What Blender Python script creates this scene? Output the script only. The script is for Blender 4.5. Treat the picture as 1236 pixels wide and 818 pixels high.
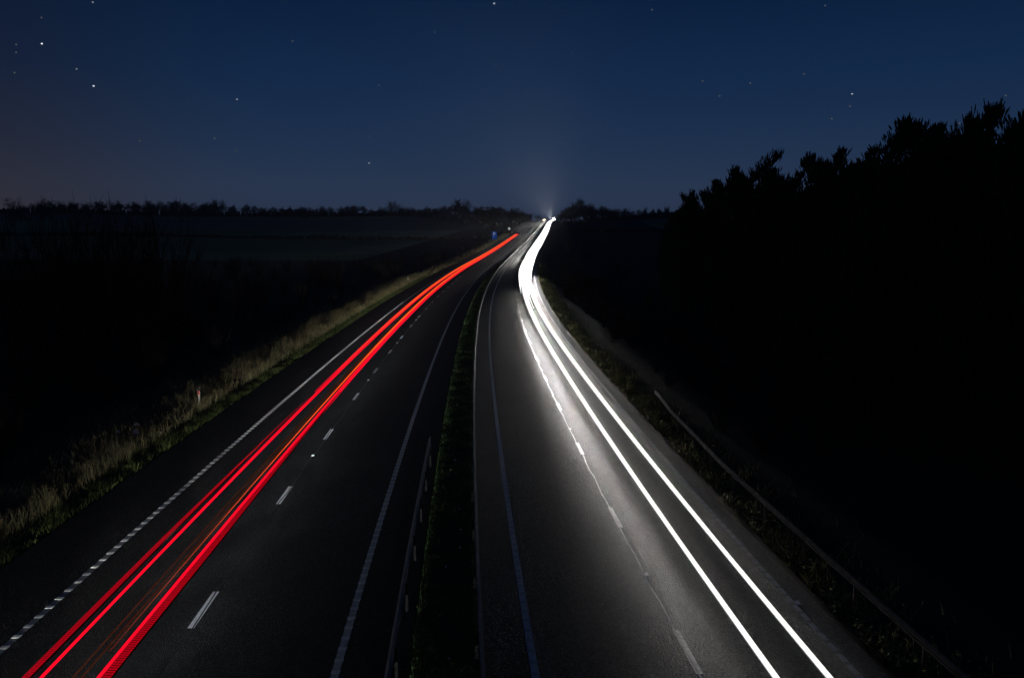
import bpy, math, random
import numpy as np
from mathutils import Vector, Matrix

for o in list(bpy.data.objects):
    bpy.data.objects.remove(o)
SC = bpy.context.scene
COL = SC.collection
random.seed(7)
rng = np.random.default_rng(7)

# ------------------------------------------------------------------ camera
F_PX, CAM_Z = 985.237, 9.198
PITCH = math.atan(131.0 / F_PX)
cam = bpy.data.cameras.new('camera')
cam.sensor_width = 36.0
cam.lens = F_PX / 1236.0 * 36.0
cam.clip_start = 0.1
cam.clip_end = 12000.0
camo = bpy.data.objects.new('camera', cam)
COL.objects.link(camo)
camo.location = (0, 0, CAM_Z)
camo.rotation_euler = (math.pi / 2 - PITCH, 0, 0)
SC.camera = camo

# ------------------------------------------------------------------ night sky
world = bpy.data.worlds.new('World')
SC.world = world
world.use_nodes = True
nt = world.node_tree
nt.nodes.clear()
N, L = nt.nodes.new, nt.links.new
tc = N('ShaderNodeTexCoord')
sep = N('ShaderNodeSeparateXYZ')
L(tc.outputs['Generated'], sep.inputs[0])
def sky_ramp(stops):
    r = N('ShaderNodeValToRGB')
    el = r.color_ramp.elements
    while len(el) < len(stops):
        el.new(0.5)
    for e, (p, c) in zip(el, stops):
        e.position = p
        e.color = (*c, 1)
    L(sep.outputs['Z'], r.inputs[0])
    return r
cold = sky_ramp([(0.0, (.025, .036, .070)), (0.05, (.0235, .041, .084)), (0.10, (.0145, .0335, .081)),
                 (0.17, (.0068, .0245, .070)), (0.26, (.0026, .0135, .046)), (0.6, (.0014, .007, .027))])
warm = sky_ramp([(0.0, (.036, .032, .041)), (0.05, (.029, .0295, .043)), (0.10, (.0185, .0225, .041)),
                 (0.17, (.0085, .015, .037)), (0.26, (.0036, .0092, .030)), (0.6, (.0015, .0055, .022))])
az = N('ShaderNodeMath'); az.operation = 'ARCTAN2'
L(sep.outputs['X'], az.inputs[0]); L(sep.outputs['Y'], az.inputs[1])
mr = N('ShaderNodeMapRange')
mr.inputs['From Min'].default_value = -0.22
mr.inputs['From Max'].default_value = -0.66
mr.interpolation_type = 'SMOOTHERSTEP'
L(az.outputs[0], mr.inputs['Value'])
mx = N('ShaderNodeMixRGB')
L(mr.outputs[0], mx.inputs[0]); L(cold.outputs[0], mx.inputs[1]); L(warm.outputs[0], mx.inputs[2])
bg = N('ShaderNodeBackground')
bg.inputs[1].default_value = 1.0
L(mx.outputs[0], bg.inputs[0])
wo = N('ShaderNodeOutputWorld')
L(bg.outputs[0], wo.inputs[0])

SC.view_settings.view_transform = 'Standard'
SC.view_settings.look = 'None'
SC.view_settings.exposure = 0.0
SC.view_settings.gamma = 1.0
SC.view_settings.use_curve_mapping = False
SC.cycles.max_bounces = 6
SC.cycles.sample_clamp_indirect = 4.0

# headlamps of the passing traffic and added fill spots: (how far along, sideways, energy, cone)
# along, sideways, energy, cone (degrees), aim to the left over 40 m, aim down over 40 m
# along, sideways, energy, cone (degrees), aim to the left over 40 m, aim down over 40 m
# along, sideways, energy, cone (degrees), aim to the left over 40 m, aim down over 40 m
# along, sideways, energy, cone (degrees), aim to the left over 40 m, aim down over 40 m
# along, sideways, energy, cone (degrees), aim to the left over 40 m, aim down over 40 m
# along, sideways, energy, cone (degrees), aim to the left over 40 m, aim down over 40 m
# along, sideways, energy, cone (degrees), aim to the left over 40 m, aim down over 40 m
# along, sideways, energy, cone (degrees), aim to the left over 40 m, aim down over 40 m
# along, sideways, energy, cone (degrees), aim to the left over 40 m, aim down over 40 m
# along, sideways, energy, cone (degrees), aim to the left over 40 m, aim down over 40 m
# along, sideways, energy, cone (degrees), aim to the left over 40 m, aim down over 40 m
# along, sideways, energy, cone (degrees), aim to the left over 40 m, aim down over 40 m
# along, sideways, energy, cone (degrees), aim to the left over 40 m, aim down over 40 m
# along, sideways, energy, cone (degrees), aim to the left over 40 m, aim down over 40 m
# along, sideways, energy, cone (degrees), aim to the left over 40 m, aim down over 40 m
AWAY_LAMPS = ([(-9, -10.2, 3600, 30, 9.0, .1), (-2, -10.2, 3600, 27, 8.5, .1)] + [(4 + 9 * k, -10.2, 7400, 18, 6.4, .1) for k in range(14)] +
              [(130 + 26 * k, -10.4, 11000, 20, 4.4, .1) for k in range(6)] + [(-20 + 5 * k, -10.4, 2600, 18, 2.6, .8) for k in range(28)] +
              [(-20 + 5 * k, -9.9, 5600, 22, -1.2, .3) for k in range(32)] + [(-22 + 5 * k, -9.0, 3300, 24, -5.0, .8) for k in range(34)] + [(150 + 22 * k, -9.9, 17000, 24, -.6, .1) for k in range(14)])  # spot series added to brighten the painted road lines
TOWARDS_LAMPS = ([(22 + 3 * k, 3.9, 300 * min(1 + (k / 6) ** 1.75, 6.5) * min(1, (62 - k) / 30), 10, .35, 4.1) for k in range(60)] +
                 [(28 + 3 * k, 3.7, 2000 * min(1 + (k / 6) ** 1.6, 2.4) * max(0, 1 - max(0, k - 11) / 16), 8.0, 1.35, 2.9) for k in range(27)] +
                 [(22 + 3 * k, 4.66, 640 * (1 + (k / 8) ** 1.5), 9.5, 0, 4.1) for k in range(54)] + [(26 + 4 * k, 5.75, 1200 * (1 + (k / 7) ** 1.3), 7.5, -.6, 3.1) for k in range(42)] +
                 [(70 + 14 * k, 3.6, 700 + 420 * k, 15, 2.2, 1.3) for k in range(16)] + [(34 + 7 * k, 6.3, 2400 + 500 * k, 6, -2.7, 1.9) for k in range(22)] + [(196 + 12 * k, 4.66, 90000, 11, 3.0, 3.6) for k in range(18)] +  # broad fill and right verge spots added to lift dark areas
                 [(270 + 35 * k, 1.3, 9000 + 3500 * k, 24, 11.0, 3.4) for k in range(16)])  # spots added to brighten the far left carriageway
CREST_BEAMS = [(886, 1.6, 0.9e6, 12, 6.5)]     # a car coming over the crest, lamps tilted up
HAZE_DENSITY = 0.00013

# ------------------------------------------------------------------ road alignment (distance along -> x, y, z, heading)
KN = [0, 25, 50, 75, 100, 130, 160, 200, 250, 320, 400, 500, 620, 760, 1000]
KAP = [0.001151, 0.000687, 0.000372, 0.000569, 0.000659, 0.000543, 0.000431, 0.000351, 0.000217, 9.2e-05, -3e-06, -7.4e-05, 9e-06, 0.00015, 0.000287]
GRD = [-0.012494, -0.00804, -0.004958, -0.002563, 0.003282, 0.005483, 0.007082, 0.006647, 0.016402, 0.029479, 0.034353, 0.034234, 0.031846, 0.02794, 0.025197]
S0, S1 = -40, 1150
SV = np.arange(S0, S1 + 1, 1.0)
kap = np.interp(SV, KN, KAP)
grd = np.interp(SV, KN, GRD)
CREST = 905
grd = np.where(SV > CREST - 60, grd - (SV - (CREST - 60)) * 0.00045, grd)
i0 = -S0
head = np.cumsum(kap); head += -0.077712 - head[i0]
RX = np.cumsum(np.sin(head)); RX += 2.135365 - RX[i0]
RY = np.cumsum(np.cos(head)); RY -= RY[i0]
RZ = np.cumsum(grd); RZ -= RZ[i0]

def fr(s):
    return (np.interp(s, SV, RX), np.interp(s, SV, RY), np.interp(s, SV, RZ), np.interp(s, SV, head))

def lift(o):            # the far carriageway lies a little lower than the near one
    return float(np.interp(o, [-3.25, -1.7], [0.096, -0.096]))

def P(s, o, h=0.0):
    x, y, z, p = fr(s)
    return Vector((x + o * math.cos(p), y - o * math.sin(p), z + h + lift(o)))

def ray(px, py, y):     # the point at distance y seen at photo pixel px, py
    a, b = (px - 618) / F_PX, (409 - py) / F_PX
    d = (a, math.cos(PITCH) + b * math.sin(PITCH), -math.sin(PITCH) + b * math.cos(PITCH))
    k = y / d[1]
    return Vector((d[0] * k, y, CAM_Z + d[2] * k))

# ------------------------------------------------------------------ helpers
def tag(o, label=None, cat=None, group=None, kind=None):
    if label: o['label'] = label
    if cat: o['category'] = cat
    if group: o['group'] = group
    if kind: o['kind'] = kind
    return o

def empty(name, loc, rz=0.0):
    o = bpy.data.objects.new(name, None)
    COL.objects.link(o)
    o.location = loc
    o.rotation_euler = (0, 0, rz)
    o.empty_display_size = 0.3
    return o

class MB:
    def __init__(self):
        self.v, self.f, self.m = [], [], []
    def face(self, pts, mi=0):
        b = len(self.v)
        self.v.extend([tuple(p) for p in pts])
        self.f.append(tuple(range(b, b + len(pts))))
        self.m.append(mi)
    def box(self, c, size, M=None, mi=0, taper=1.0):
        b = len(self.v)
        sx, sy, sz = [q / 2 for q in size]
        for k, (x, y, z) in enumerate([(-1, -1, -1), (1, -1, -1), (1, 1, -1), (-1, 1, -1), (-1, -1, 1), (1, -1, 1), (1, 1, 1), (-1, 1, 1)]):
            t = taper if z > 0 else 1.0
            p = Vector((x * sx * t, y * sy * t, z * sz)) + Vector(c)
            self.v.append(tuple(M @ p) if M else tuple(p))
        for q in [(0, 3, 2, 1), (4, 5, 6, 7), (0, 1, 5, 4), (1, 2, 6, 5), (2, 3, 7, 6), (3, 0, 4, 7)]:
            self.f.append(tuple(b + i for i in q)); self.m.append(mi)
    def tube(self, pts, rad, n=6, mi=0, caps=True):
        rings = []
        for i, p in enumerate(pts):
            p = Vector(p)
            d = (Vector(pts[min(i + 1, len(pts) - 1)]) - Vector(pts[max(i - 1, 0)]))
            d = d.normalized() if d.length > 1e-9 else Vector((0, 0, 1))
            u = d.cross(Vector((0, 0, 1)))
            if u.length < 1e-3: u = d.cross(Vector((1, 0, 0)))
            u.normalize(); w = d.cross(u)
            r = rad[i] if isinstance(rad, (list, tuple, np.ndarray)) else rad
            b = len(self.v)
            for k in range(n):
                a = 2 * math.pi * k / n
                self.v.append(tuple(p + (u * math.cos(a) + w * math.sin(a)) * r))
            rings.append(b)
        for a, b in zip(rings[:-1], rings[1:]):
            for k in range(n):
                k2 = (k + 1) % n
                self.f.append((a + k, a + k2, b + k2, b + k)); self.m.append(mi)
        if caps:
            self.f.append(tuple(rings[0] + k for k in range(n))[::-1]); self.m.append(mi)
            self.f.append(tuple(rings[-1] + k for k in range(n))); self.m.append(mi)
    def strip(self, ss, prof, mi=0, closed=False, cap=False):
        """sweep a cross-section [(offset, height)] along the road; prof may be a function of s"""
        rows = []
        for s in ss:
            pr = prof(s) if callable(prof) else prof
            b = len(self.v)
            for (o, h) in pr:
                self.v.append(tuple(P(s, o, h)))
            rows.append((b, len(pr)))
        for (a, n), (b, _) in zip(rows[:-1], rows[1:]):
            for k in range(n if closed else n - 1):
                k2 = (k + 1) % n
                self.f.append((a + k, a + k2, b + k2, b + k)); self.m.append(mi)
        if cap and closed:
            self.f.append(tuple(rows[0][0] + k for k in range(rows[0][1]))); self.m.append(mi)
            self.f.append(tuple(rows[-1][0] + k for k in range(rows[-1][1]))[::-1]); self.m.append(mi)
    def dome(self, pts, rad, mi=0, low=1, rise=.62, n=9, side=None):
        """a light trail: a rounded ridge of light over a flat dark underside"""
        rows = []
        for i, p in enumerate(pts):
            d = (Vector(pts[min(i + 1, len(pts) - 1)]) - Vector(pts[max(i - 1, 0)])).normalized()
            u = d.cross(Vector((0, 0, 1))).normalized(); w = u.cross(d)
            b = len(self.v)
            for k in range(n):
                a = math.pi * k / (n - 1)
                self.v.append(tuple(Vector(p) + u * math.cos(a) * rad[i] + w * math.sin(a) * rad[i] * rise))
            rows.append(b)
        for a, b in zip(rows[:-1], rows[1:]):
            for k in range(n - 1):
                self.f.append((a + k, b + k, b + k + 1, a + k + 1)); self.m.append(side if side is not None and k in (0, n - 2) else mi)
            self.f.append((a, a + n - 1, b + n - 1, b)); self.m.append(low)
        self.f.append(tuple(rows[0] + k for k in range(n))); self.m.append(mi)
        self.f.append(tuple(rows[-1] + k for k in range(n))[::-1]); self.m.append(mi)
    def mesh(self, name, mats, smooth=False):
        me = bpy.data.meshes.new(name)
        me.from_pydata(self.v, [], self.f)
        for m in (mats if isinstance(mats, (list, tuple)) else [mats]):
            me.materials.append(m)
        me.polygons.foreach_set('material_index', self.m)
        if smooth:
            me.polygons.foreach_set('use_smooth', [True] * len(me.polygons))
        me.update()
        return me
    def build(self, name, mats, parent=None, smooth=False, loc=None):
        o = bpy.data.objects.new(name, self.mesh(name, mats, smooth))
        COL.objects.link(o)
        if parent: o.parent = parent
        if loc is not None: o.location = loc
        return o

def mat(name, color, rough=0.8, spec=0.3, metal=0.0, var=None, vscale=6.0, bump=0.0, bscale=40.0):
    m = bpy.data.materials.new(name)
    m.use_nodes = True
    t = m.node_tree
    b = t.nodes['Principled BSDF']
    b.inputs['Base Color'].default_value = (*color, 1)
    b.inputs['Roughness'].default_value = rough
    b.inputs['Specular IOR Level'].default_value = spec
    b.inputs['Metallic'].default_value = metal
    if var or bump:
        co = t.nodes.new('ShaderNodeTexCoord')
    if var:
        nz = t.nodes.new('ShaderNodeTexNoise'); nz.inputs['Scale'].default_value = vscale; nz.inputs['Detail'].default_value = 6
        t.links.new(co.outputs['Object'], nz.inputs['Vector'])
        r = t.nodes.new('ShaderNodeValToRGB')
        r.color_ramp.elements[0].position = 0.35; r.color_ramp.elements[0].color = (*color, 1)
        r.color_ramp.elements[1].position = 0.65; r.color_ramp.elements[1].color = (*var, 1)
        t.links.new(nz.outputs['Fac'], r.inputs[0]); t.links.new(r.outputs[0], b.inputs['Base Color'])
    if bump:
        n2 = t.nodes.new('ShaderNodeTexNoise'); n2.inputs['Scale'].default_value = bscale; n2.inputs['Detail'].default_value = 3
        t.links.new(co.outputs['Object'], n2.inputs['Vector'])
        bp = t.nodes.new('ShaderNodeBump'); bp.inputs['Strength'].default_value = bump; bp.inputs['Distance'].default_value = 0.02
        t.links.new(n2.outputs['Fac'], bp.inputs['Height']); t.links.new(bp.outputs[0], b.inputs['Normal'])
    return m

def glow(name, color, strength):
    m = bpy.data.materials.new(name)
    m.use_nodes = True
    t = m.node_tree
    t.nodes.clear()
    e = t.nodes.new('ShaderNodeEmission')
    e.inputs[0].default_value = (*color, 1); e.inputs[1].default_value = strength
    o = t.nodes.new('ShaderNodeOutputMaterial')
    t.links.new(e.outputs[0], o.inputs[0])
    return m

def asphalt(name, k):
    m = bpy.data.materials.new(name)
    m.use_nodes = True
    t = m.node_tree; b = t.nodes['Principled BSDF']
    NN = t.nodes.new; K = t.links.new
    co = NN('ShaderNodeTexCoord')
    big = NN('ShaderNodeTexNoise'); big.inputs['Scale'].default_value = 0.35; big.inputs['Detail'].default_value = 5
    K(co.outputs['Object'], big.inputs['Vector'])
    vor = NN('ShaderNodeTexVoronoi'); vor.inputs['Scale'].default_value = 28
    K(co.outputs['Object'], vor.inputs['Vector'])
    sp = NN('ShaderNodeSeparateColor'); K(vor.outputs['Color'], sp.inputs[0])
    r1 = NN('ShaderNodeValToRGB')
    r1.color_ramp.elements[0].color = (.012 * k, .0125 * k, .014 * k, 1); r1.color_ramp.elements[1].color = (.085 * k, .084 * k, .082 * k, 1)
    e = r1.color_ramp.elements.new(0.55); e.color = (.030 * k, .031 * k, .033 * k, 1)
    K(sp.outputs[0], r1.inputs[0])
    r2 = NN('ShaderNodeValToRGB')
    r2.color_ramp.elements[0].position = .3; r2.color_ramp.elements[0].color = (.72, .72, .72, 1)
    r2.color_ramp.elements[1].position = .7; r2.color_ramp.elements[1].color = (1.1, 1.1, 1.1, 1)
    K(big.outputs['Fac'], r2.inputs[0])
    mul = NN('ShaderNodeMixRGB'); mul.blend_type = 'MULTIPLY'; mul.inputs[0].default_value = 1
    K(r1.outputs[0], mul.inputs[1]); K(r2.outputs[0], mul.inputs[2])
    K(mul.outputs[0], b.inputs['Base Color'])
    rr = NN('ShaderNodeMapRange'); rr.inputs['To Min'].default_value = .78; rr.inputs['To Max'].default_value = .9
    K(big.outputs['Fac'], rr.inputs['Value']); K(rr.outputs[0], b.inputs['Roughness'])
    b.inputs['Specular IOR Level'].default_value = 0.16
    bp = NN('ShaderNodeBump'); bp.inputs['Strength'].default_value = 1.0; bp.inputs['Distance'].default_value = .03
    K(vor.outputs['Distance'], bp.inputs['Height']); K(bp.outputs[0], b.inputs['Normal'])
    return m

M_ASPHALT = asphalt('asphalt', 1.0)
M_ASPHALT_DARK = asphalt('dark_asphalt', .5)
M_PAINT = mat('road_paint', (.62, .64, .63), .6, .4, var=(.86, .87, .86), vscale=9, bump=.3, bscale=60)
M_WORN = mat('worn_paint', (.20, .21, .21), .7, .3, var=(.34, .35, .35), vscale=14, bump=.4, bscale=60)
M_RIB = mat('rib_paint', (.78, .80, .79), .55, .4)
M_SEAM = mat('seam_sealant', (.10, .10, .10), .5, .4, var=(.22, .22, .22), vscale=20)
M_STEEL = mat('galvanised_steel', (.30, .32, .34), .42, .5, metal=.75, var=(.42, .44, .46), vscale=3)
M_DULL = mat('dull_steel', (.09, .095, .10), .6, .3, metal=.2, var=(.14, .145, .15), vscale=3)
M_POST = mat('dark_post', (.016, .015, .014), .9, .1, var=(.034, .032, .030), vscale=5)  # base colour darkened against the strong lamps
M_RUSTY = mat('weathered_steel', (.10, .075, .055), .75, .2, metal=.1, var=(.17, .135, .105), vscale=4)
M_SOIL = mat('soil', (.018, .016, .012), .95, .1, var=(.035, .030, .020), vscale=1.5, bump=.5, bscale=8)
M_BARK = mat('bark', (.030, .026, .022), .9, .1, var=(.055, .047, .040), vscale=8)
M_TWIG = mat('twig', (.028, .022, .018), .9, .1)
M_PINE = mat('pine_needles', (.022, .034, .018), .85, .12, var=(.040, .052, .026), vscale=.8)
M_DRY = mat('dry_grass', (.12, .112, .060), .85, .1, var=(.27, .245, .135), vscale=.9)
M_GREEN = mat('green_grass', (.035, .060, .018), .8, .15, var=(.095, .115, .040), vscale=1.3)
M_MEDG = mat('median_grass', (.055, .095, .030), .8, .15, var=(.115, .165, .06), vscale=1.6)
M_IVY = mat('ivy_leaf', (.06, .075, .025), .55, .35, var=(.16, .15, .07), vscale=1.8)
def leafy(m, amount):
    # thin leaves let some of the light behind them through
    t = m.node_tree; b = t.nodes['Principled BSDF']; out = [n for n in t.nodes if n.type == 'OUTPUT_MATERIAL'][0]
    tr = t.nodes.new('ShaderNodeBsdfTranslucent'); mx_ = t.nodes.new('ShaderNodeMixShader'); mx_.inputs[0].default_value = amount
    src = b.inputs['Base Color']
    if src.links: t.links.new(src.links[0].from_socket, tr.inputs['Color'])
    else: tr.inputs['Color'].default_value = src.default_value
    t.links.new(b.outputs[0], mx_.inputs[1]); t.links.new(tr.outputs[0], mx_.inputs[2]); t.links.new(mx_.outputs[0], out.inputs['Surface'])
M_VERGE = mat('verge_grass', (.07, .075, .03), .8, .15, var=(.17, .15, .075), vscale=1.3)
for m_, a_ in ((M_VERGE, .5), (M_IVY, .5), (M_MEDG, .4)):
    leafy(m_, a_)
M_WHITE = mat('white_plastic', (.80, .80, .78), .45, .4)
M_RED = mat('red_reflector', (.60, .03, .03), .3, .5)
M_BLACK = mat('black_plastic', (.02, .02, .02), .5, .4)
M_BLUE = mat('sign_blue', (.004, .05, .30), 1.0, 0.0)
M_GREYW = mat('sign_white', (.5, .52, .55), 1.0, 0.0)
M_GREY = mat('sign_grey', (.35, .36, .37), .5, .4, metal=.4)
M_LITTER = mat('litter', (.55, .55, .56), .6, .3, var=(.8, .8, .8), vscale=12)

# ------------------------------------------------------------------ terrain
LE, RE = -14.9, 7.05          # outer edges of the two carriageways
ML, MR = -3.25, -1.7          # edges of the grass strip between them
def smooth(a, b, x):
    t = np.clip((x - a) / (b - a), 0, 1)
    return t * t * (3 - 2 * t)
def ground_profile(o, y):
    z = np.interp(o, [-400, -90, -42, -28, -22, -18.5, LE - .15, LE + .2, ML, MR, RE - .2, RE + .15, 9, 14, 20, 60, 400],
                  [-1.5, -3.4, -3.2, -2.4, -.75, -.05, .03, -.35, -.35, -.45, -.45, -.13, -.25, -.5, .2, .8, 0])
    ridge = smooth(560, 900, y) * (smooth(18, 150, np.abs(o + 4)) * 8.5)
    return z + ridge
def road_at_y(y):
    return np.interp(y, RY, RX), np.interp(y, RY, RZ)
def ground_z(x, y):
    xr, zr = road_at_y(y)
    o = x - xr
    und = 1.4 * np.sin(x * .011 + 1.3) * np.sin(y * .009) * smooth(40, 200, np.abs(o))
    far = -smooth(1000, 2500, y) * 60
    return zr + ground_profile(o, y) + und + far

ys = np.concatenate([np.arange(-40, 60, 2), np.arange(60, 200, 5), np.arange(200, 600, 12), np.arange(600, 1000, 20), np.arange(1000, 3001, 100)]).astype(float)
os_ = np.array([-2600, -1800, -1300, -1000, -800, -650, -520, -420, -340, -280, -230, -190, -150, -120, -100, -90, -75, -60, -50, -42, -36, -31, -28, -25, -23, -21, -19.5, -18, -16.5, -15.7, LE - .15,
                LE + .2, -10, ML, MR, 2, RE - .2, RE + .15, 8, 9, 11, 14, 17, 20, 25, 30, 40, 50, 60, 80, 100, 130, 170, 220, 280, 350, 430, 520, 650, 800, 1000, 1300, 1800, 2600])
V = []
for y in ys:
    xr, _ = road_at_y(y)
    for o in os_:
        V.append((xr + o, y, float(ground_z(xr + o, y))))
nO = len(os_)
Fs = [(i * nO + j, i * nO + j + 1, (i + 1) * nO + j + 1, (i + 1) * nO + j) for i in range(len(ys) - 1) for j in range(nO - 1)]
def field_material():
    m = bpy.data.materials.new('fields')
    m.use_nodes = True
    t = m.node_tree; b = t.nodes['Principled BSDF']; NN = t.nodes.new; K = t.links.new
    co = NN('ShaderNodeTexCoord')
    mp = NN('ShaderNodeMapping'); mp.inputs['Scale'].default_value = (.0042, .0075, 0)
    mp.inputs['Location'].default_value = (.35, .2, 0)
    K(co.outputs['Object'], mp.inputs[0])
    v = NN('ShaderNodeTexVoronoi'); v.inputs['Scale'].default_value = 1; v.inputs['Randomness'].default_value = .6
    K(mp.outputs[0], v.inputs['Vector'])
    s = NN('ShaderNodeSeparateColor'); K(v.outputs['Color'], s.inputs[0])
    r = NN('ShaderNodeValToRGB'); r.color_ramp.interpolation = 'CONSTANT'
    cols = [(0, (.12, .20, .07)), (.35, (.15, .25, .08)), (.6, (.14, .13, .08)), (.8, (.20, .25, .12))]
    el = r.color_ramp.elements
    while len(el) < 4: el.new(.5)
    for e, (p, c) in zip(el, cols): e.position = p; e.color = (*c, 1)
    K(s.outputs[0], r.inputs[0])
    n = NN('ShaderNodeTexNoise'); n.inputs['Scale'].default_value = .15; n.inputs['Detail'].default_value = 8
    K(co.outputs['Object'], n.inputs['Vector'])
    r2 = NN('ShaderNodeValToRGB'); r2.color_ramp.elements[0].color = (.6, .6, .6, 1); r2.color_ramp.elements[1].color = (1.2, 1.2, 1.2, 1)
    K(n.outputs['Fac'], r2.inputs[0])
    mu = NN('ShaderNodeMixRGB'); mu.blend_type = 'MULTIPLY'; mu.inputs[0].default_value = 1
    K(r.outputs[0], mu.inputs[1]); K(r2.outputs[0], mu.inputs[2]); K(mu.outputs[0], b.inputs['Base Color'])
    b.inputs['Roughness'].default_value = .95; b.inputs['Specular IOR Level'].default_value = .1
    return m
M_FIELD = field_material()
me = bpy.data.meshes.new('ground')
me.from_pydata(V, [], Fs)
me.materials.append(M_FIELD); me.materials.append(M_SOIL)
mi = []
for i in range(len(ys) - 1):
    for j in range(nO - 1):
        oc = (os_[j] + os_[j + 1]) / 2
        mi.append(1 if (-62 < oc < 75) or (-420 < oc < 0 and ys[i] < 285) else 0)
me.polygons.foreach_set('material_index', mi)
me.polygons.foreach_set('use_smooth', [True] * len(Fs))
g = bpy.data.objects.new('ground', me); COL.objects.link(g); tag(g, kind='structure')

# ------------------------------------------------------------------ carriageways
SS = np.concatenate([np.arange(-35, 120, 1.0), np.arange(120, 1120, 4.0)])
def road(name, o0, o1, surf):
    m = MB()
    n = 6
    oo = [o0 + (o1 - o0) * k / n for k in range(n + 1)]
    m.strip(SS, [(o0, -.30)] + [(o, 0) for o in oo] + [(o1, -.30)])
    return tag(m.build(name, surf), kind='structure')
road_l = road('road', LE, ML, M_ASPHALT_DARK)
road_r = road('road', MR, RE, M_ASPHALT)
LINES = {'L1': -12.35, 'L2': -8.47, 'L3': -4.75, 'R1': -.50, 'R2': 3.04, 'R3': 6.42}
def edge_line(o, parent, worn=M_WORN, rib=M_RIB, w=.17, ribs=(8, 110), hr=.014):
    m = MB()
    m.strip(SS, [(o - w / 2, .004), (o + w / 2, .004)], 0)
    s = ribs[0]
    while s < ribs[1]:
        m.strip([s, s + .14], [(o - w / 2 - .01, .0045), (o - w / 2, hr), (o + w / 2, hr), (o + w / 2 + .01, .0045)], 1)
        a_, b_ = P(s, o - w / 2, .0045), P(s, o + w / 2, .0045); m.face([a_, b_, b_ + Vector((0, 0, hr - .0045)), a_ + Vector((0, 0, hr - .0045))], 1)
        s += .5
    return m.build('edge_line', [worn, rib], parent)
edge_line(LINES['L1'], road_l, mat('edge_paint', (.20, .21, .215), .7, .3, var=(.34, .35, .355), vscale=12, bump=.3), M_RIB)
edge_line(LINES['L3'], road_l, M_WORN, mat('dull_rib', (.38, .39, .39), .7, .3), hr=.0075)
edge_line(LINES['R1'], road_r, mat('faded_paint', (.42, .42, .41), .7, .2, var=(.62, .62, .60), vscale=14, bump=.3), mat('grey_rib', (.36, .36, .35), .7, .2), hr=.0055)
edge_line(LINES['R3'], road_r, M_WORN, mat('dirty_rib', (.16, .15, .14), .8, .2), w=.15, hr=.006)
def lane_line(o, parent, first, w=.16, paint=M_PAINT):
    m = MB()
    s = first
    while s < 900:
        m.strip(np.linspace(s, s + 2.0, 3), [(o - w / 2, .005), (o + w / 2, .005)], 0)
        s += 9
    return m.build('lane_line', [paint], parent)
lane_line(LINES['L2'], road_l, 9.75)
lane_line(LINES['R2'], road_r, 7.35, paint=mat('grey_paint', (.22, .22, .215), .6, .3, var=(.40, .40, .39), vscale=10, bump=.5))
# sealed joints running beside the lane lines
m = MB()
for a in np.arange(-20, 240, 1.0):
    j = .02 * math.sin(a * 1.7) + .015 * math.sin(a * 4.1)
    j2 = .02 * math.sin((a + 1) * 1.7) + .015 * math.sin((a + 1) * 4.1)
    o = LINES['R2'] - .03
    m.face([P(a, o + j - .022, .0065), P(a, o + j + .022, .0065), P(a + 1, o + j2 + .022, .0065), P(a + 1, o + j2 - .022, .0065)])
m.build('joint', mat('pale_joint', (.13, .13, .125), .5, .4, var=(.26, .26, .25), vscale=5), road_r)
m = MB()
for a in np.arange(-20, 120, 1.0):
    j = .03 * math.sin(a * 1.1) + .015 * math.sin(a * 3.3)
    j2 = .03 * math.sin((a + 1) * 1.1) + .015 * math.sin((a + 1) * 3.3)
    o = LINES['L2'] + .02
    m.face([P(a, o + j - .018, .0065), P(a, o + j + .018, .0065), P(a + 1, o + j2 + .018, .0065), P(a + 1, o + j2 - .018, .0065)])
m.build('joint', mat('dark_joint', (.008, .008, .009), .5, .4), road_l)

# grass strip between the carriageways
m = MB()
m.strip(SS, [(ML - .03, -.25), (ML - .01, .02), (ML + .3, .05), ((ML + MR) / 2, .09), (MR - .25, .05), (MR + .01, -.02), (MR + .03, -.25)])
tag(m.build('median', mat('median_soil', (.018, .028, .010), .95, .1, var=(.035, .05, .018), vscale=3, bump=.6, bscale=18)), kind='structure')

# ------------------------------------------------------------------ road studs
def make_stud():
    r = empty('road_stud', (0, 0, 0))
    m = MB(); m.box((0, 0, .008), (.13, .18, .016), taper=.8); m.build('body', M_WHITE, r)
    gl = mat('stud_glass', (.85, .85, .8), .15, .8)
    for sx in (-.035, .035):
        for sy in (-1, 1):
            m = MB(); m.box((sx, sy * .068, .019), (.035, .03, .010)); m.build('reflector', gl, r)
    return r
def copy_tree(o, parent=None):
    c = o.copy(); COL.objects.link(c)
    if parent: c.parent = parent
    for ch in list(o.children): copy_tree(ch, c)
    return c
stud0 = make_stud()
first = True
for s, o, lab, grp in ([(16 + 18 * k, LINES['L2'], 'small white road stud between the dashes of the left carriageway', 'road studs along the left lane line') for k in range(8)] +
                       [(21.6 + 17.4 * k, LINES['R2'], 'small white road stud on the lane joint of the right carriageway', 'road studs along the right lane line') for k in range(8)] +
                       [(19.6, LINES['R3'] + .12, 'single road stud beside the right edge line of the right carriageway', None)]):
    q = stud0 if first else copy_tree(stud0)
    first = False
    q.location = P(s, o, .007)
    q.rotation_euler = (0, 0, -float(fr(s)[3]))
    tag(q, lab, 'road stud', grp)

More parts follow.
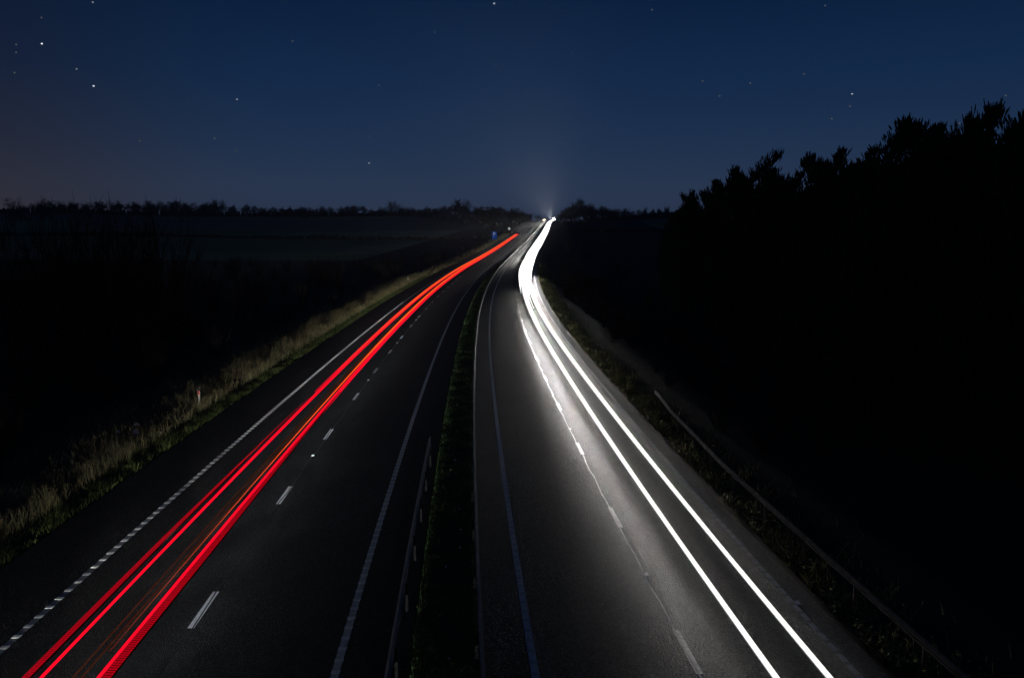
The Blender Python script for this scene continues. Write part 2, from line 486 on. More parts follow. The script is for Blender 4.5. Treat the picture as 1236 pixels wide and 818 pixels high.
# ------------------------------------------------------------------ safety barriers
def wbeam(o, side, h=.6, k=1.0):
    """cross-section of a corrugated beam facing the traffic on `side`"""
    a = [(0, -.155), (.02, -.15), (.075, -.10), (.075, -.055), (.015, -.02), (.015, .02), (.075, .055), (.075, .10), (.02, .15), (0, .155)]
    b = [(x - .012, y) for x, y in a[::-1]]
    return [(o + side * x, h + .155 - .155 * k + y * k) for x, y in a + b]
def barrier(label, s0, s1, of, hf, side, step, steel, zpost=.085, first_post=1.0, postmat=None, postend=None, depth=1.0):
    root = empty('safety_barrier', P(s0, of(s0), 0))
    base = root.location.copy()
    tag(root, label, 'barrier', 'steel safety barriers along the road')
    m = MB()
    m.strip(np.arange(s0, s1 + .1, 1.0 if s1 - s0 < 120 else 2.0), lambda s: wbeam(of(s), side, hf(s), depth), closed=True, cap=True)
    m.v = [tuple(Vector(v) - base) for v in m.v]
    m.build('rail', steel, root, smooth=False)
    pm = None
    s = s0 + first_post
    while s < (postend or s1):
        o = of(s) - side * .07
        if pm is None:
            q = MB()
            q.box((0, 0, .24), (.07, .006, 1.0)); q.box((-.033, .022, .24), (.006, .05, 1.0)); q.box((.033, -.022, .24), (.006, .05, 1.0))
            pm = q.mesh('post', postmat or M_STEEL)
        ob = bpy.data.objects.new('post', pm); COL.objects.link(ob); ob.parent = root
        ob.location = P(s, o, hf(s) - .6) - base
        ob.rotation_euler = (0, 0, -float(fr(s)[3]))
        s += step
    return root
barrier('short steel barrier on the left of the central grass strip, ending beside the road', -20, 34.5,
        lambda s: -3.50, lambda s: .6, -1, 3.2, M_DULL, first_post=.9, postmat=M_POST)
barrier('long pale steel barrier along the right side of the central grass strip', -20, 329,
        lambda s: -1.68, lambda s: .6, 1, 3.6, M_DULL, postmat=M_POST)
barrier('far steel barrier continuing along the central strip beyond the gap, up the hill', 374, 860,
        lambda s: -1.55, lambda s: .6, 1, 9, M_STEEL)
barrier('brown weathered barrier along the right verge below the dark pines', -20, 46,
        lambda s: float(np.interp(s, [0, 30, 40, 46], [7.86, 7.9, 8.25, 8.8])), lambda s: float(np.interp(s, [38, 44, 46], [.6, .52, .38])), -1, 3.2, M_RUSTY, postmat=M_RUSTY, depth=.62)

# ------------------------------------------------------------------ light trails left by the traffic
M_UNDER = mat('trail_underside', (.001, .001, .001), 1.0, 0.0)  # black underside added to keep trail light off the road
M_LW = glow('headlight_white', (1.0, .985, .95), 1.2)
M_LWS = glow('trail_soft_edge', (.95, .97, 1.0), .42)  # dimmer edge faces, soft glow falloff put into the colour
M_LWF = glow('far_band_white', (1.0, .98, .95), 2.2)
M_LR = glow('tail_red', (1.0, .003, .022), 1.0)
M_LRD = glow('tail_red_dim', (1.0, .003, .022), .36)
M_LO = glow('tail_orange', (1.0, .10, .012), 1.3)
M_LA = glow('tail_amber_dim', (.50, .09, .012), .10)
def trail_path(s0, s1, o, h, rf):
    ss = np.concatenate([np.arange(s0, min(s1, 140), 1.5), np.arange(max(s0, 140), s1, 6.0), [s1]]) if s0 < 140 else np.append(np.arange(s0, s1, 6.0), s1)
    pts, rad = [], []
    for i, s in enumerate(ss):
        r = rf(s)
        pts.append(P(s, o(s) if callable(o) else o, max(h, r + .06))); rad.append(r)
    return pts, rad
def white_r(s):
    return float(np.clip(.0030 * (s + 3), .075, .52))  # widens with distance, lens bloom built into the shape
WEND = 882
for o, s0, lab in ((4.16, -30, 'bright white headlight trail nearer the lane line, left of the pair in front'),
                   (5.22, -30, 'bright white headlight trail nearer the verge, right of the pair in front')):
    m = MB(); pts, rad = trail_path(s0, WEND, o, .65, white_r); m.dome(pts, rad, side=2)
    tag(m.build('light_trail', [M_LW, M_UNDER, M_LWS]), lab, 'light trail', 'white headlight trails')
for k, (o, s0, s1) in enumerate([(3.6, 118, WEND), (4.65, 96, WEND), (5.7, 150, WEND), (3.25, 215, WEND), (6.0, 270, WEND)]):  # extra trails added to fill out the bloomed white band
    m = MB(); pts, rad = trail_path(s0, s1, o, .68, lambda s: white_r(s) * float(np.clip((s - s0) / 60, .08, 1)))
    m.dome(pts, rad, side=2)
    tag(m.build('light_trail', [M_LWF, M_UNDER, M_LWS]), 'extra distant white trail added to widen the glowing band beyond the bend', 'light trail', 'extra far white trails')

def red_r(s, k=1.0):
    return float(np.clip(.0016 * (s + 4), .036, .33)) * k
REND = 440
for base, lab, sgn in ((-10.15, 'red tail light trail nearer the verge, left of the pair', -1), (-9.05, 'red tail light trail nearer the lane line, right of the pair', 1)):
    root = empty('light_trail', P(-30, base, 0)); tag(root, lab, 'light trail', 'red tail light trails')
    b0 = root.location.copy()
    def strand(name, s0, s1, o, h, rf, M, n=6):
        m = MB(); pts, rad = trail_path(s0, s1, o, h, rf); m.dome([p - b0 for p in pts], rad)
        m.build(name, [M, M_UNDER], root)
    strand('red_strand', -30, REND, base, .75, lambda s: red_r(s, 1.15), M_LR)
    strand('red_strand', 24, REND, base + sgn * .16, .78, lambda s: red_r(s, .8) * float(np.clip((s - 24) / 60, .15, 1)), M_LR)
    strand('orange_strand', 16 if sgn > 0 else 50, REND - 8, base - sgn * (.07 if sgn > 0 else .05), .92, lambda s: red_r(s, .62) * float(np.clip((s - (12 if sgn > 0 else 46)) / 50, .05, 1)), M_LO)
    # a lamp that flickers: many short bars one after the other
    m = MB()
    s = -6
    while s < 44:
        fw = .13 + .17 * min(1, (44.5 - s) / 22)
        for q in (0,):
            a, b = P(s, base + sgn * .13, .80) - b0, P(s + .066, base + sgn * .13, .80) - b0
            c, d = P(s, base + sgn * fw, .78) - b0, P(s + .066, base + sgn * fw, .78) - b0
            up = Vector((0, 0, .05))
            m.face([a + up, b + up, d + up, c + up]); m.face([a, c, c + up, a + up], 1); m.face([b, b + up, d + up, d], 1); m.face([c, d, d + up, c + up], 1); m.face([a, a + up, b + up, b], 1)
        s += .09
    m.build('flickering_strand', [M_LRD, M_UNDER], root)
m = MB()
for o in (-9.72, -9.55):
    pts, rad = trail_path(-30, 220, o, .55, lambda s: float(np.clip(.0007 * (s + 4), .018, .1))); m.dome(pts, rad)
tag(m.build('light_trail', [M_LA, M_UNDER]), 'faint dim amber light trail running between the two red trails', 'light trail')

# ------------------------------------------------------------------ headlamps and added fill spots
def aimed_lamp(s, o, energy, cone, ahead, down, col, aim_o):
    l = bpy.data.lights.new('headlamp_and_fill', 'SPOT')
    l.energy = energy; l.color = col
    l.spot_size = math.radians(cone); l.spot_blend = 1.0; l.shadow_soft_size = .12
    ob = bpy.data.objects.new('headlamp_and_fill', l); COL.objects.link(ob)
    hl = .85 if s < 260 else 1.7      # raised farther up the road so the light clears barrier and trails
    ob.location = P(s, o, hl)
    t = P(s + ahead, aim_o, hl - down)
    d = (t - ob.location)
    ob.rotation_euler = d.to_track_quat('-Z', 'Y').to_euler()
for s, o, e, c, t, dn in AWAY_LAMPS:
    aimed_lamp(s, o, e, c, 40, dn, (1, .95, .84) if t > 0 else (.88, .96, 1), o - t)
for s, o, e, c, t, dn in TOWARDS_LAMPS:
    aimed_lamp(s, o, e, c, -40, dn, (1, .97, .93), o - t)

for s, o, e, c, upd in CREST_BEAMS:
    aimed_lamp(s, o, e, c, -40, -40 * math.tan(math.radians(upd)), (1, .97, .93), o)
# ------------------------------------------------------------------ far vehicles at the crest
def far_car(label, s, o, lampcol, strength, facing, body, w=1.75):
    r = empty('car', P(s, o, 0), -float(fr(s)[3]) + (math.pi if facing else 0))
    tag(r, label, 'car')
    m = MB(); m.box((0, 0, .62), (w, 4.2, .62), taper=.96); m.build('body', body, r)
    m = MB(); m.box((0, .2, 1.2), (w * .9, 2.3, .58), taper=.8); m.build('cabin', M_BLACK, r)
    for x in (-1, 1):
        for y in (-1.3, 1.3):
            m = MB(); m.tube([(x * w * .45 - .1, y, .32), (x * w * .45 + .1, y, .32)], .32, 14); m.build('wheel', M_BLACK, r)
        m = MB(); m.tube([(x * w * .38, 2.08, .68), (x * w * .38, 2.16, .68)], .36, 14); m.build('headlight', glow('lamp_' + label[:12], lampcol, strength), r)
    return r
lr = empty('vehicle', P(890, 4.6, 0), -float(fr(890)[3]) + math.pi)  # tall body made up to lift the lamps above the trail ends
tag(lr, 'distant lorry at the crest with the brightest white lamps, right of the orange ones', 'vehicle')
m = MB(); m.box((0, -1.2, 2.15), (2.5, 7.0, 2.9)); m.build('box_body', M_GREY, lr)
m = MB(); m.box((0, 3.4, 1.65), (2.4, 2.0, 2.3), taper=.95); m.build('cab', M_BLACK, lr)
for x in (-1, 1):
    for y in (-3.4, 3.2):
        m = MB(); m.tube([(x * 1.1 - .15, y, .5), (x * 1.1 + .15, y, .5)], .5, 14); m.build('wheel', M_BLACK, lr)
    m = MB(); m.tube([(x * .95, 4.38, 1.25), (x * .95, 4.50, 1.25)], .36, 14); m.build('headlight', glow('vehicle_lamp', (1, .97, .9), 60), lr)
    m = MB(); m.tube([(x * .6, 4.30, 2.85), (x * .6, 4.44, 2.85)], .24, 14); m.build('high_lamp', glow('high_lamp_glow', (1, .97, .9), 40), lr)  # lamps added high up so the bright cluster shows
far_car('distant car at the crest with warm orange lamps, left of the white headlights', 886, -5.6, (1, .66, .36), 40, True, M_BLACK)

# ------------------------------------------------------------------ signs, marker posts, litter
def marker_post(s, o, label, refl=M_RED, h=.95):
    zb = float(ground_z(P(s, o).x, P(s, o).y))
    loc = P(s, o); loc.z = zb
    r = empty('marker_post', loc, -float(fr(s)[3])); tag(r, label, 'marker post', 'verge marker posts')
    m = MB(); m.box((0, 0, h * .40), (.11, .05, h * .8), taper=.94); m.build('body', M_WHITE, r)
    m = MB(); m.box((0, -.028, h * .70), (.085, .012, h * .20)); m.build('reflector', refl, r)
    m = MB(); m.box((0, 0, h * .9), (.105, .05, h * .2), taper=.7); m.build('cap', M_BLACK, r)
marker_post(45, -16.8, 'white marker post with red reflector in the grass left of the road', h=1.05)
marker_post(150, -17.0, 'pale marker post farther up the left verge beside the scrub', M_WHITE, 1.3)
marker_post(205, 7.75, 'pale marker post on the right verge beside the bend', M_WHITE, 1.1)
marker_post(64, 7.9, 'small post with pale reflector in the ivy on the right verge', M_WHITE, .6)

# blue parking sign
sp = P(373, -16.2); zg = float(ground_z(sp.x, sp.y)); top = ray(599, 279.5, sp.y).z; bot = ray(599, 288.5, sp.y).z
r = empty('parking_sign', (sp.x, sp.y, zg)); tag(r, 'blue parking sign with a white P on the left verge', 'road sign')
for x in (-.8, .8):
    m = MB(); m.tube([(x, .06, -.2), (x, .06, top - zg - .2)], .05, 8); m.build('post', M_GREY, r)
m = MB(); W2 = 1.2
m.box((0, 0, (top + bot) / 2 - zg), (W2 * 2, .04, top - bot)); m.build('panel', M_BLUE, r)
hh = top - bot
m = MB(); zc = bot - zg + hh * .36
pw, ph, th = .95, hh * .55, .24
m.box((-pw / 2 + th / 2, -.03, zc + ph / 2), (th, .012, ph))
arc = []
rr = ph * .29
cz = zc + ph - rr
for k in range(13):
    a = math.pi / 2 - math.pi * k / 12
    arc.append((pw / 2 - rr + rr * math.cos(a), cz + rr * math.sin(a), pw / 2 - rr + (rr - th) * math.cos(a), cz + (rr - th) * math.sin(a)))
for p, q in zip(arc[:-1], arc[1:]):
    m.face([(p[0], -.037, p[1]), (p[2], -.037, p[3]), (q[2], -.037, q[3]), (q[0], -.037, q[1])])
x0 = -pw / 2 + th
m.face([(x0, -.037, cz + rr), (x0, -.037, cz + rr - th), (arc[0][2], -.037, arc[0][3]), (arc[0][0], -.037, arc[0][1])])
m.face([(x0, -.037, cz - rr + th), (x0, -.037, cz - rr), (arc[-1][0], -.037, arc[-1][1]), (arc[-1][2], -.037, arc[-1][3])])
m.build('letter', M_GREYW, r)

sp = P(484, -16.6); zg = float(ground_z(sp.x, sp.y)); zc = ray(616, 276, sp.y).z - zg
r = empty('round_sign', (sp.x, sp.y, zg)); tag(r, 'small round pale sign on a post beyond the parking sign', 'road sign')
m = MB(); m.tube([(0, .05, -.2), (0, .05, zc)], .06, 8); m.build('post', M_GREY, r)
m = MB(); m.tube([(0, -.02, zc), (0, .02, zc)], .75, 24); m.build('disc', M_WHITE, r)

def litter(loc, size, label, group=None, seed=0):
    rr = random.Random(seed)
    m = MB()
    n = 9
    ring = []
    top = []
    for k in range(n):
        a = 2 * math.pi * k / n
        q = size * rr.uniform(.6, 1.1)
        ring.append(Vector((q * math.cos(a), q * .75 * math.sin(a), 0)))
        top.append(Vector((q * .6 * math.cos(a + .2), q * .5 * math.sin(a + .2), size * rr.uniform(.3, .9))))
    for k in range(n):
        k2 = (k + 1) % n
        m.face([ring[k], ring[k2], top[k2], top[k]])
    m.face(top)
    ob = m.build('litter', M_LITTER); ob.location = loc
    ob.rotation_euler = (0, 0, rr.uniform(0, 6))
    tag(ob, label, 'litter', group)
def on_ground(s, o, dz=0):
    p = P(s, o); p.z = float(ground_z(p.x, p.y)) + dz
    return p
litter(on_ground(38.2, -18.3, .22), .16, 'crumpled pale litter in the left verge grass, leftmost of three pieces', seed=1)
litter(on_ground(38.0, -17.4, .2), .22, 'crumpled pale litter in the left verge grass, rightmost and largest of three', seed=2)
litter(on_ground(39.5, -18.0, .25), .17, 'crumpled pale litter in the left verge grass, rearmost of three pieces', seed=3)
for k in range(9):
    s = [17, 19, 22, 23.5, 25, 29, 33, 27, 44][k]
    p = P(s, -2.1 - random.random() * .8, .10)
    litter(p, random.uniform(.03, .06), 'tiny white scrap of litter in the central grass strip', 'scraps of litter in the central grass', 20 + k)

# ------------------------------------------------------------------ grass and low plants
def blades(name, pts, hts, wid, matl, label, lean=.35, seed=1):
    r = np.random.default_rng(seed)
    n = len(pts)
    pts = np.asarray(pts, dtype=float)
    a = r.uniform(0, 2 * np.pi, n); b = r.uniform(0, 2 * np.pi, n)
    h = np.asarray(hts); w = np.asarray(wid)
    side = np.stack([np.cos(a), np.sin(a), np.zeros(n)], 1) * w[:, None] / 2
    ln = np.stack([np.cos(b), np.sin(b), np.zeros(n)], 1) * (h * r.uniform(.1, lean, n))[:, None]
    up = np.stack([np.zeros(n), np.zeros(n), h], 1)
    v = np.stack([pts - side, pts + side, pts + up * .55 + ln * .35 + side * .8, pts + up * .55 + ln * .35 - side * .8, pts + up + ln], 1).reshape(-1, 3)
    me = bpy.data.meshes.new(name)
    idx = np.arange(n)[:, None] * 5
    quads = (idx + np.array([0, 1, 2, 3])).tolist(); tris = (idx + np.array([3, 2, 4])).tolist()
    me.from_pydata(v.tolist(), [], quads + tris)
    me.materials.append(matl)
    me.update()
    o = bpy.data.objects.new(name, me); COL.objects.link(o)
    tag(o, label, 'grass', kind='stuff')
    return o
def scatter(n, s0, s1, o_of, seed, clump=True, sp=2.0):
    r = np.random.default_rng(seed)
    s = s0 + (s1 - s0) * r.random(n) ** sp
    o = o_of(r, s)
    x, y, z, p = fr(s)
    X = x + o * np.cos(p); Y = y - o * np.sin(p)
    return s, o, X, Y
def verge(name, n, s0, s1, o_of, hgt, wd, matl, label, seed, sp=2.0, lean=.5, keep=.45, onroad=False):
    s, o, X, Y = scatter(n, s0, s1, o_of, seed, sp=sp)
    c = np.sin(X * 1.9 + 2 * np.sin(Y * .7)) * np.sin(Y * 1.3 + 1.7 * np.sin(X * .9)) + .5 * np.sin(X * 5.1) * np.sin(Y * 4.3)
    r = np.random.default_rng(seed + 5)
    ok = r.random(n) < keep + .5 * np.clip(c, -1, 1)
    s, o, X, Y, c = s[ok], o[ok], X[ok], Y[ok], c[ok]
    if onroad:
        Z = fr(s)[2] + np.interp(o, [-3.25, -1.7], [.096, -.096]) + .03
    else:
        Z = ground_z(X, Y) - .02
    h = hgt * r.uniform(.35, 1.35, len(s)) * (1 + .35 * np.clip(c, -1, 1))
    w = wd * (1 + s / 45) * r.uniform(.6, 1.3, len(s))
    return blades(name, np.stack([X, Y, Z], 1), h, w, matl, label, lean, seed)
verge('tall_grass', 90000, 10, 170, lambda r, s: -16.0 - np.abs(r.normal(0, 3.2, len(s))), .55, .011, M_DRY, 'tall dry tan grass along the left verge beyond the road edge', 3, lean=.7, keep=.6)
verge('short_grass', 42000, 10, 170, lambda r, s: -15.0 - np.abs(r.normal(0, 1.1, len(s))), .20, .016, M_GREEN, 'short green grass at the edge of the left carriageway', 4, lean=1.0, keep=.6)
verge('far_grass', 9000, 165, 470, lambda r, s: -15.0 - np.abs(r.normal(0, 2.0, len(s))), .55, .016, M_DRY, 'distant dry grass along the left verge up the hill', 5, sp=1.3)
verge('median_grass', 85000, 8, 230, lambda r, s: -2.45 + .72 * (2 * r.random(len(s)) - 1), .10, .014, M_MEDG, 'dark green grass on the strip between the carriageways', 6, lean=1.0, keep=.65, onroad=True)
verge('right_grass', 26000, 10, 230, lambda r, s: RE + .15 + np.abs(r.normal(0, 1.1, len(s))), .28, .018, M_VERGE, 'rough grass along the right verge under the barrier', 8, lean=.9)
# ivy and bramble leaves on the right verge
m = MB()
rv = random.Random(3)
for k in range(5200):
    s = 12 + 150 * rv.random() ** 1.8
    o = RE + .12 + abs(rv.gauss(0, .75))
    if math.sin(s * 2.3) + math.sin(s * .9 + o * 3) < -.55 and rv.random() < .8: continue
    p = P(s, o); p.z = float(ground_z(p.x, p.y)) + rv.uniform(.02, .26)
    q = rv.uniform(.03, .065) * (1 + s / 80)
    nrm = Vector((rv.gauss(0, .6), rv.gauss(0, .6), 1)).normalized()
    u = nrm.cross(Vector((math.cos(k), math.sin(k), 0))).normalized(); w = nrm.cross(u)
    m.face([p - u * q, p - w * q * .6 + u * q * .1, p + u * q, p + w * q * .6 + u * q * .1])
tag(m.build('ivy', M_IVY), 'low ivy and bramble leaves along the right verge', 'ground cover', kind='stuff')

# ------------------------------------------------------------------ bare trees and bushes
def bare_tree(seed, h=1.0, spread=.55, levels=5, kids=4, thick=1.0, upright=.25):
    """limbs and twigs of a leafless tree, about h high; returns (trunk mesh builder, crown mesh builder)"""
    r = random.Random(seed)
    T, C = MB(), MB()
    def grow(p, d, ln, rad, lev):
        n = 3 if lev < 2 else 2
        pts, rads = [p.copy()], [rad]
        dd = d.copy()
        for i in range(n):
            dd = (dd + Vector((r.gauss(0, .16), r.gauss(0, .16), r.gauss(.03, .10)))).normalized()
            p = p + dd * ln / n
            pts.append(p.copy()); rads.append(rad * (1 - .55 * (i + 1) / n))
        (T if lev == 0 else C).tube(pts, rads, 6 if lev == 0 else (4 if lev < 2 else 3), caps=False)
        if lev >= levels: return
        k = kids + (1 if lev == 0 else 0)
        for j in range(k):
            t = (j + 1) / k if lev else .45 + .55 * (j + 1) / k
            i = min(int(t * n), n - 1); f = t * n - i
            q = pts[i].lerp(pts[i + 1], min(f, 1))
            az = r.uniform(0, 2 * math.pi)
            perp = dd.cross(Vector((math.cos(az), math.sin(az), r.uniform(-.4, .4))))
            if perp.length < 1e-3: continue
            nd = (dd * (1 - spread) + perp.normalized() * spread + Vector((0, 0, upright * .5))).normalized()
            grow(q, nd, ln * r.uniform(.55, .78), max(rads[i] * .58, .0019 * thick * h), lev + 1)
    grow(Vector((0, 0, -.02 * h)), Vector((r.gauss(0, .04), r.gauss(0, .04), 1)), h * .36, h * .022 * thick, 0)
    return T, C
def fit_height(T, C, h):
    zs = max(v[2] for v in C.v)
    k = h / zs
    for b in (T, C):
        b.v = [(x * k, y * k, z * k) for x, y, z in b.v]
TREE_KINDS = []
for i in range(5):
    T, C = bare_tree(100 + i, 1.0, .5 + .05 * (i % 3), 5, 4, 1.8, .2)
    fit_height(T, C, 1.0)
    TREE_KINDS.append((T.mesh('trunk', M_BARK), C.mesh('crown', M_TWIG)))
def place_tree(px, top, y, label, group, kind, wide=1.0, name='bare_tree', hmin=3.0):
    p = ray(px, top, y)
    zg = float(ground_z(p.x, p.y))
    h = max(p.z - zg, hmin)
    r = empty(name, (p.x, p.y, zg - .1), random.uniform(0, 6.28)); tag(r, label, 'tree', group)
    r.scale = (h * wide, h * wide, h)
    for nm, me_ in zip(('trunk', 'crown'), TREE_KINDS[kind]):
        o = bpy.data.objects.new(nm, me_); COL.objects.link(o); o.parent = r
    return r
# conspicuous ones on the skyline (photo x, photo y of the top, distance)
for px, top, y, lab, w in [(560, 238, 800, 'big round bare tree on the skyline left of the road crest', 1.0),
                           (700, 237, 720, 'big flat topped bare tree on the skyline just right of the crest', .9),
                           (729, 246, 740, 'round bushy bare tree second right of the crest', .9),
                           (780, 248, 760, 'slender bare tree alone above the right hedge line', .6),
                           (806, 247, 760, 'broad bare tree beside the first dark pine', .9),
                           (474, 241, 850, 'small bare tree sticking up from the left horizon wood', .8),
                           (12, 236, 620, 'round bare tree at the far left edge of the horizon', 1.0),
                           (265, 239, 820, 'domed bare tree in the left tree line above the fields', 1.0),
                           (51, 236, 700, 'broad bare tree behind the saplings on the left horizon', 1.2),
                           (690, 247, 700, 'short bare tree right beside the white headlights', 1.1)]:
    place_tree(px, top, y, lab, None, random.randrange(5), w)
rt = random.Random(5)
for k, (px, top, y) in enumerate([(678, 257, 690), (683, 252, 690), (689, 248, 700), (695, 246, 705), (707, 243, 715), (713, 246, 715), (720, 249, 720), (735, 249, 725), (741, 251, 730), (750, 250, 735)]):
    place_tree(px, top, y, 'small bare tree in the dark clump just right of the road crest', 'trees in the clump right of the crest', k % 5, 1.3)
for k, (px, top, y) in enumerate([(648, 259, 790), (640, 256, 780), (631, 252, 770), (622, 250, 760), (612, 248, 740), (602, 247, 740), (592, 247, 740), (583, 246, 760)]):
    place_tree(px, top, y, 'small bare tree in the dark clump sloping down to the crest from the left', 'trees in the clump left of the crest', k % 5, 1.4)
for k in range(74):
    px = 25 + k * 8.3 + rt.uniform(-4, 4)
    if 640 < px: continue
    top = float(np.interp(px, [0, 60, 240, 300, 420, 520, 560, 600, 640], [246, 243, 242, 246, 248, 248, 245, 248, 256])) + rt.uniform(-2, 3.5)
    place_tree(px, top, rt.uniform(800, 880) if px < 560 else rt.uniform(660, 820), 'small bare tree merging into the far tree line left of the road', 'far trees along the left skyline', rt.randrange(5), rt.uniform(.9, 1.5))
for k in range(22):
    px = 684 + k * 6.2 + rt.uniform(-2, 2)
    top = float(np.interp(px, [680, 700, 740, 820], [249, 247, 251, 252])) + rt.uniform(-1.5, 2.5)
    place_tree(px, top, rt.uniform(700, 780), 'small bare tree in the thin row on the right skyline', 'far trees along the right skyline', rt.randrange(5), rt.uniform(.7, 1.1))

def thicket(name, x0, x1, y, hh, depth, label, seed, n):
    """a mass of twiggy hedge: crossed slender stems with a ragged top"""
    r = random.Random(seed)
    m = MB()
    for k in range(n):
        x = r.uniform(x0, x1); yy = y + r.uniform(-depth, depth)
        zg = float(ground_z(x, yy))
        h = hh * r.uniform(.55, 1.05) * (.85 + .2 * math.sin(x * .05) + .1 * math.sin(x * .21))
        w = r.uniform(.5, 1.4)
        a = r.uniform(0, math.pi)
        u = Vector((math.cos(a), math.sin(a), 0)) * w
        c = Vector((x, yy, zg - .2))
        m.face([c - u, c + u, c + u * .7 + Vector((0, 0, h * .7)), c + u * r.uniform(-.5, .5) + Vector((0, 0, h)), c - u * .8 + Vector((0, 0, h * .6))])
    o = m.build(name, M_TWIG)
    tag(o, label, 'hedge')
    return o
tag(thicket('woodland', -560, 20, 860, 8.0, 25, 'dark far wood along the left skyline', 11, 2600), cat='wood', kind='stuff')
tag(thicket('woodland', 66, 190, 745, 6.5, 14, 'dark far scrub along the right skyline', 12, 700), cat='wood', kind='stuff')
thicket('hedge', -340, 0, 470, 3.0, 1.5, 'dark field hedge between the two fields left of the road', 13, 900)
thicket('hedge', 40, 140, 480, 3.2, 1.5, 'dark field hedge behind the pale field right of the road', 14, 400)

# scrub on the left below the verge
BUSH = []
for i in range(6):
    m = MB(); r = random.Random(300 + i)
    for k in range(26):
        a = r.uniform(0, 6.28); sp_ = r.uniform(.05, .75)
        d = Vector((math.cos(a) * sp_, math.sin(a) * sp_, 1)).normalized()
        p = Vector((r.gauss(0, .06), r.gauss(0, .06), -.05)); L0 = r.uniform(.6, 1.05)
        pts = [p.copy()]
        for q in range(4):
            d = (d + Vector((r.gauss(0, .10), r.gauss(0, .10), .04))).normalized(); p = p + d * L0 / 4; pts.append(p.copy())
        m.tube(pts, [.008, .0065, .005, .0035, .0012], 3, caps=False)
        for t in range(14):
            f = r.uniform(.25, .98) * 4; ii = min(int(f), 3)
            q0 = pts[ii].lerp(pts[ii + 1], f - ii)
            d2 = (d + Vector((r.gauss(0, .55), r.gauss(0, .55), r.gauss(.15, .3)))).normalized()
            L2 = r.uniform(.08, .26)
            q1 = q0 + d2 * L2 * .5 + Vector((r.gauss(0, .01), r.gauss(0, .01), 0)); q2 = q1 + (d2 + Vector((0, 0, .25))).normalized() * L2 * .5
            m.tube([q0, q1, q2], [.0035, .0025, .0008], 3, caps=False)
    mx_ = max(v[2] for v in m.v); m.v = [(x / mx_, y / mx_, z / mx_) for x, y, z in m.v]
    BUSH.append(m.mesh('scrub_bush', M_TWIG))
def bush(x, y, h, wide, label, group, kind):
    o = bpy.data.objects.new('scrub_bush', BUSH[kind]); COL.objects.link(o)
    o.location = (x, y, float(ground_z(x, y)) - .1); o.scale = (h * wide, h * wide, h); o.rotation_euler = (0, 0, rt.uniform(0, 6.28))
    tag(o, label, 'bush', group)
for px, top, y in [(34, 230, 76), (78, 229, 80), (96, 226, 84), (118, 231, 82), (140, 236, 78), (158, 227, 80), (180, 231, 84), (197, 234, 88), (60, 240, 80), (8, 244, 76)]:
    p = ray(px, top, y); zg = float(ground_z(p.x, y))
    bush(p.x, y, p.z - zg, .62, 'tall bare sapling clump whose twigs poke above the left horizon', 'tall sapling clumps on the left', rt.randrange(6))
for k in range(95):
    s = 22 + 400 * rt.random() ** 1.25
    o = -22.5 - s * .004 - abs(rt.gauss(0, 9))
    p = P(s, o)
    h = rt.uniform(2.2, 4.6) if o > -32 else rt.uniform(3.5, 6.0)
    pr = ray(618, 300, p.y)
    h = min(h, max(pr.z + rt.uniform(-1.2, .6) - float(ground_z(p.x, p.y)), 1.8))
    bush(p.x, p.y, h, rt.uniform(.7, 1.0), 'dark leafless scrub bush below the left verge, merging with its neighbours', 'scrub bushes below the left verge', rt.randrange(6))
for k in range(38):
    s = 20 + 50 * rt.random(); o = -22.5 - 16 * rt.random()
    p = P(s, o)
    bush(p.x, p.y, rt.uniform(2.4, 4.4), rt.uniform(.8, 1.15), 'dark leafless scrub bush below the left verge, merging with its neighbours', 'scrub bushes below the left verge', rt.randrange(6))
for k in range(70):
    y = rt.uniform(70, 275); x = road_at_y(y)[0] - rt.uniform(34, 34 + y * .55)
    pr = ray(618, 304, y)
    h = min(max(pr.z + rt.uniform(-1.5, .8) - float(ground_z(x, y)), 2.0), 6.5)
    bush(x, y, h, rt.uniform(.9, 1.3), 'dark leafless scrub bush in the rough ground between the left verge and the field', 'scrub bushes in the rough ground on the left', rt.randrange(6))
bq = random.Random(77)
for k in range(75):
    s = 34 + 130 * bq.random() ** 1.1; o = 9.9 + 6.5 * bq.random() + max(0, 46 - s) * .1
    p = P(s, o)
    bush(p.x, p.y, bq.uniform(1.3, 2.8), bq.uniform(.9, 1.3), 'dark undergrowth bush between the right verge and the pine trunks', 'undergrowth bushes below the pines', bq.randrange(6))
for k in range(46):
    s = 100 + 420 * rt.random() ** 1.2
    o = 10.5 + abs(rt.gauss(0, 7)) + s * .01
    p = P(s, o)
    bush(p.x, p.y, rt.uniform(2.0, 4.2), rt.uniform(.7, 1.0), 'dark leafless scrub bush along the right verge beyond the pines', 'scrub bushes along the right verge', rt.randrange(6))

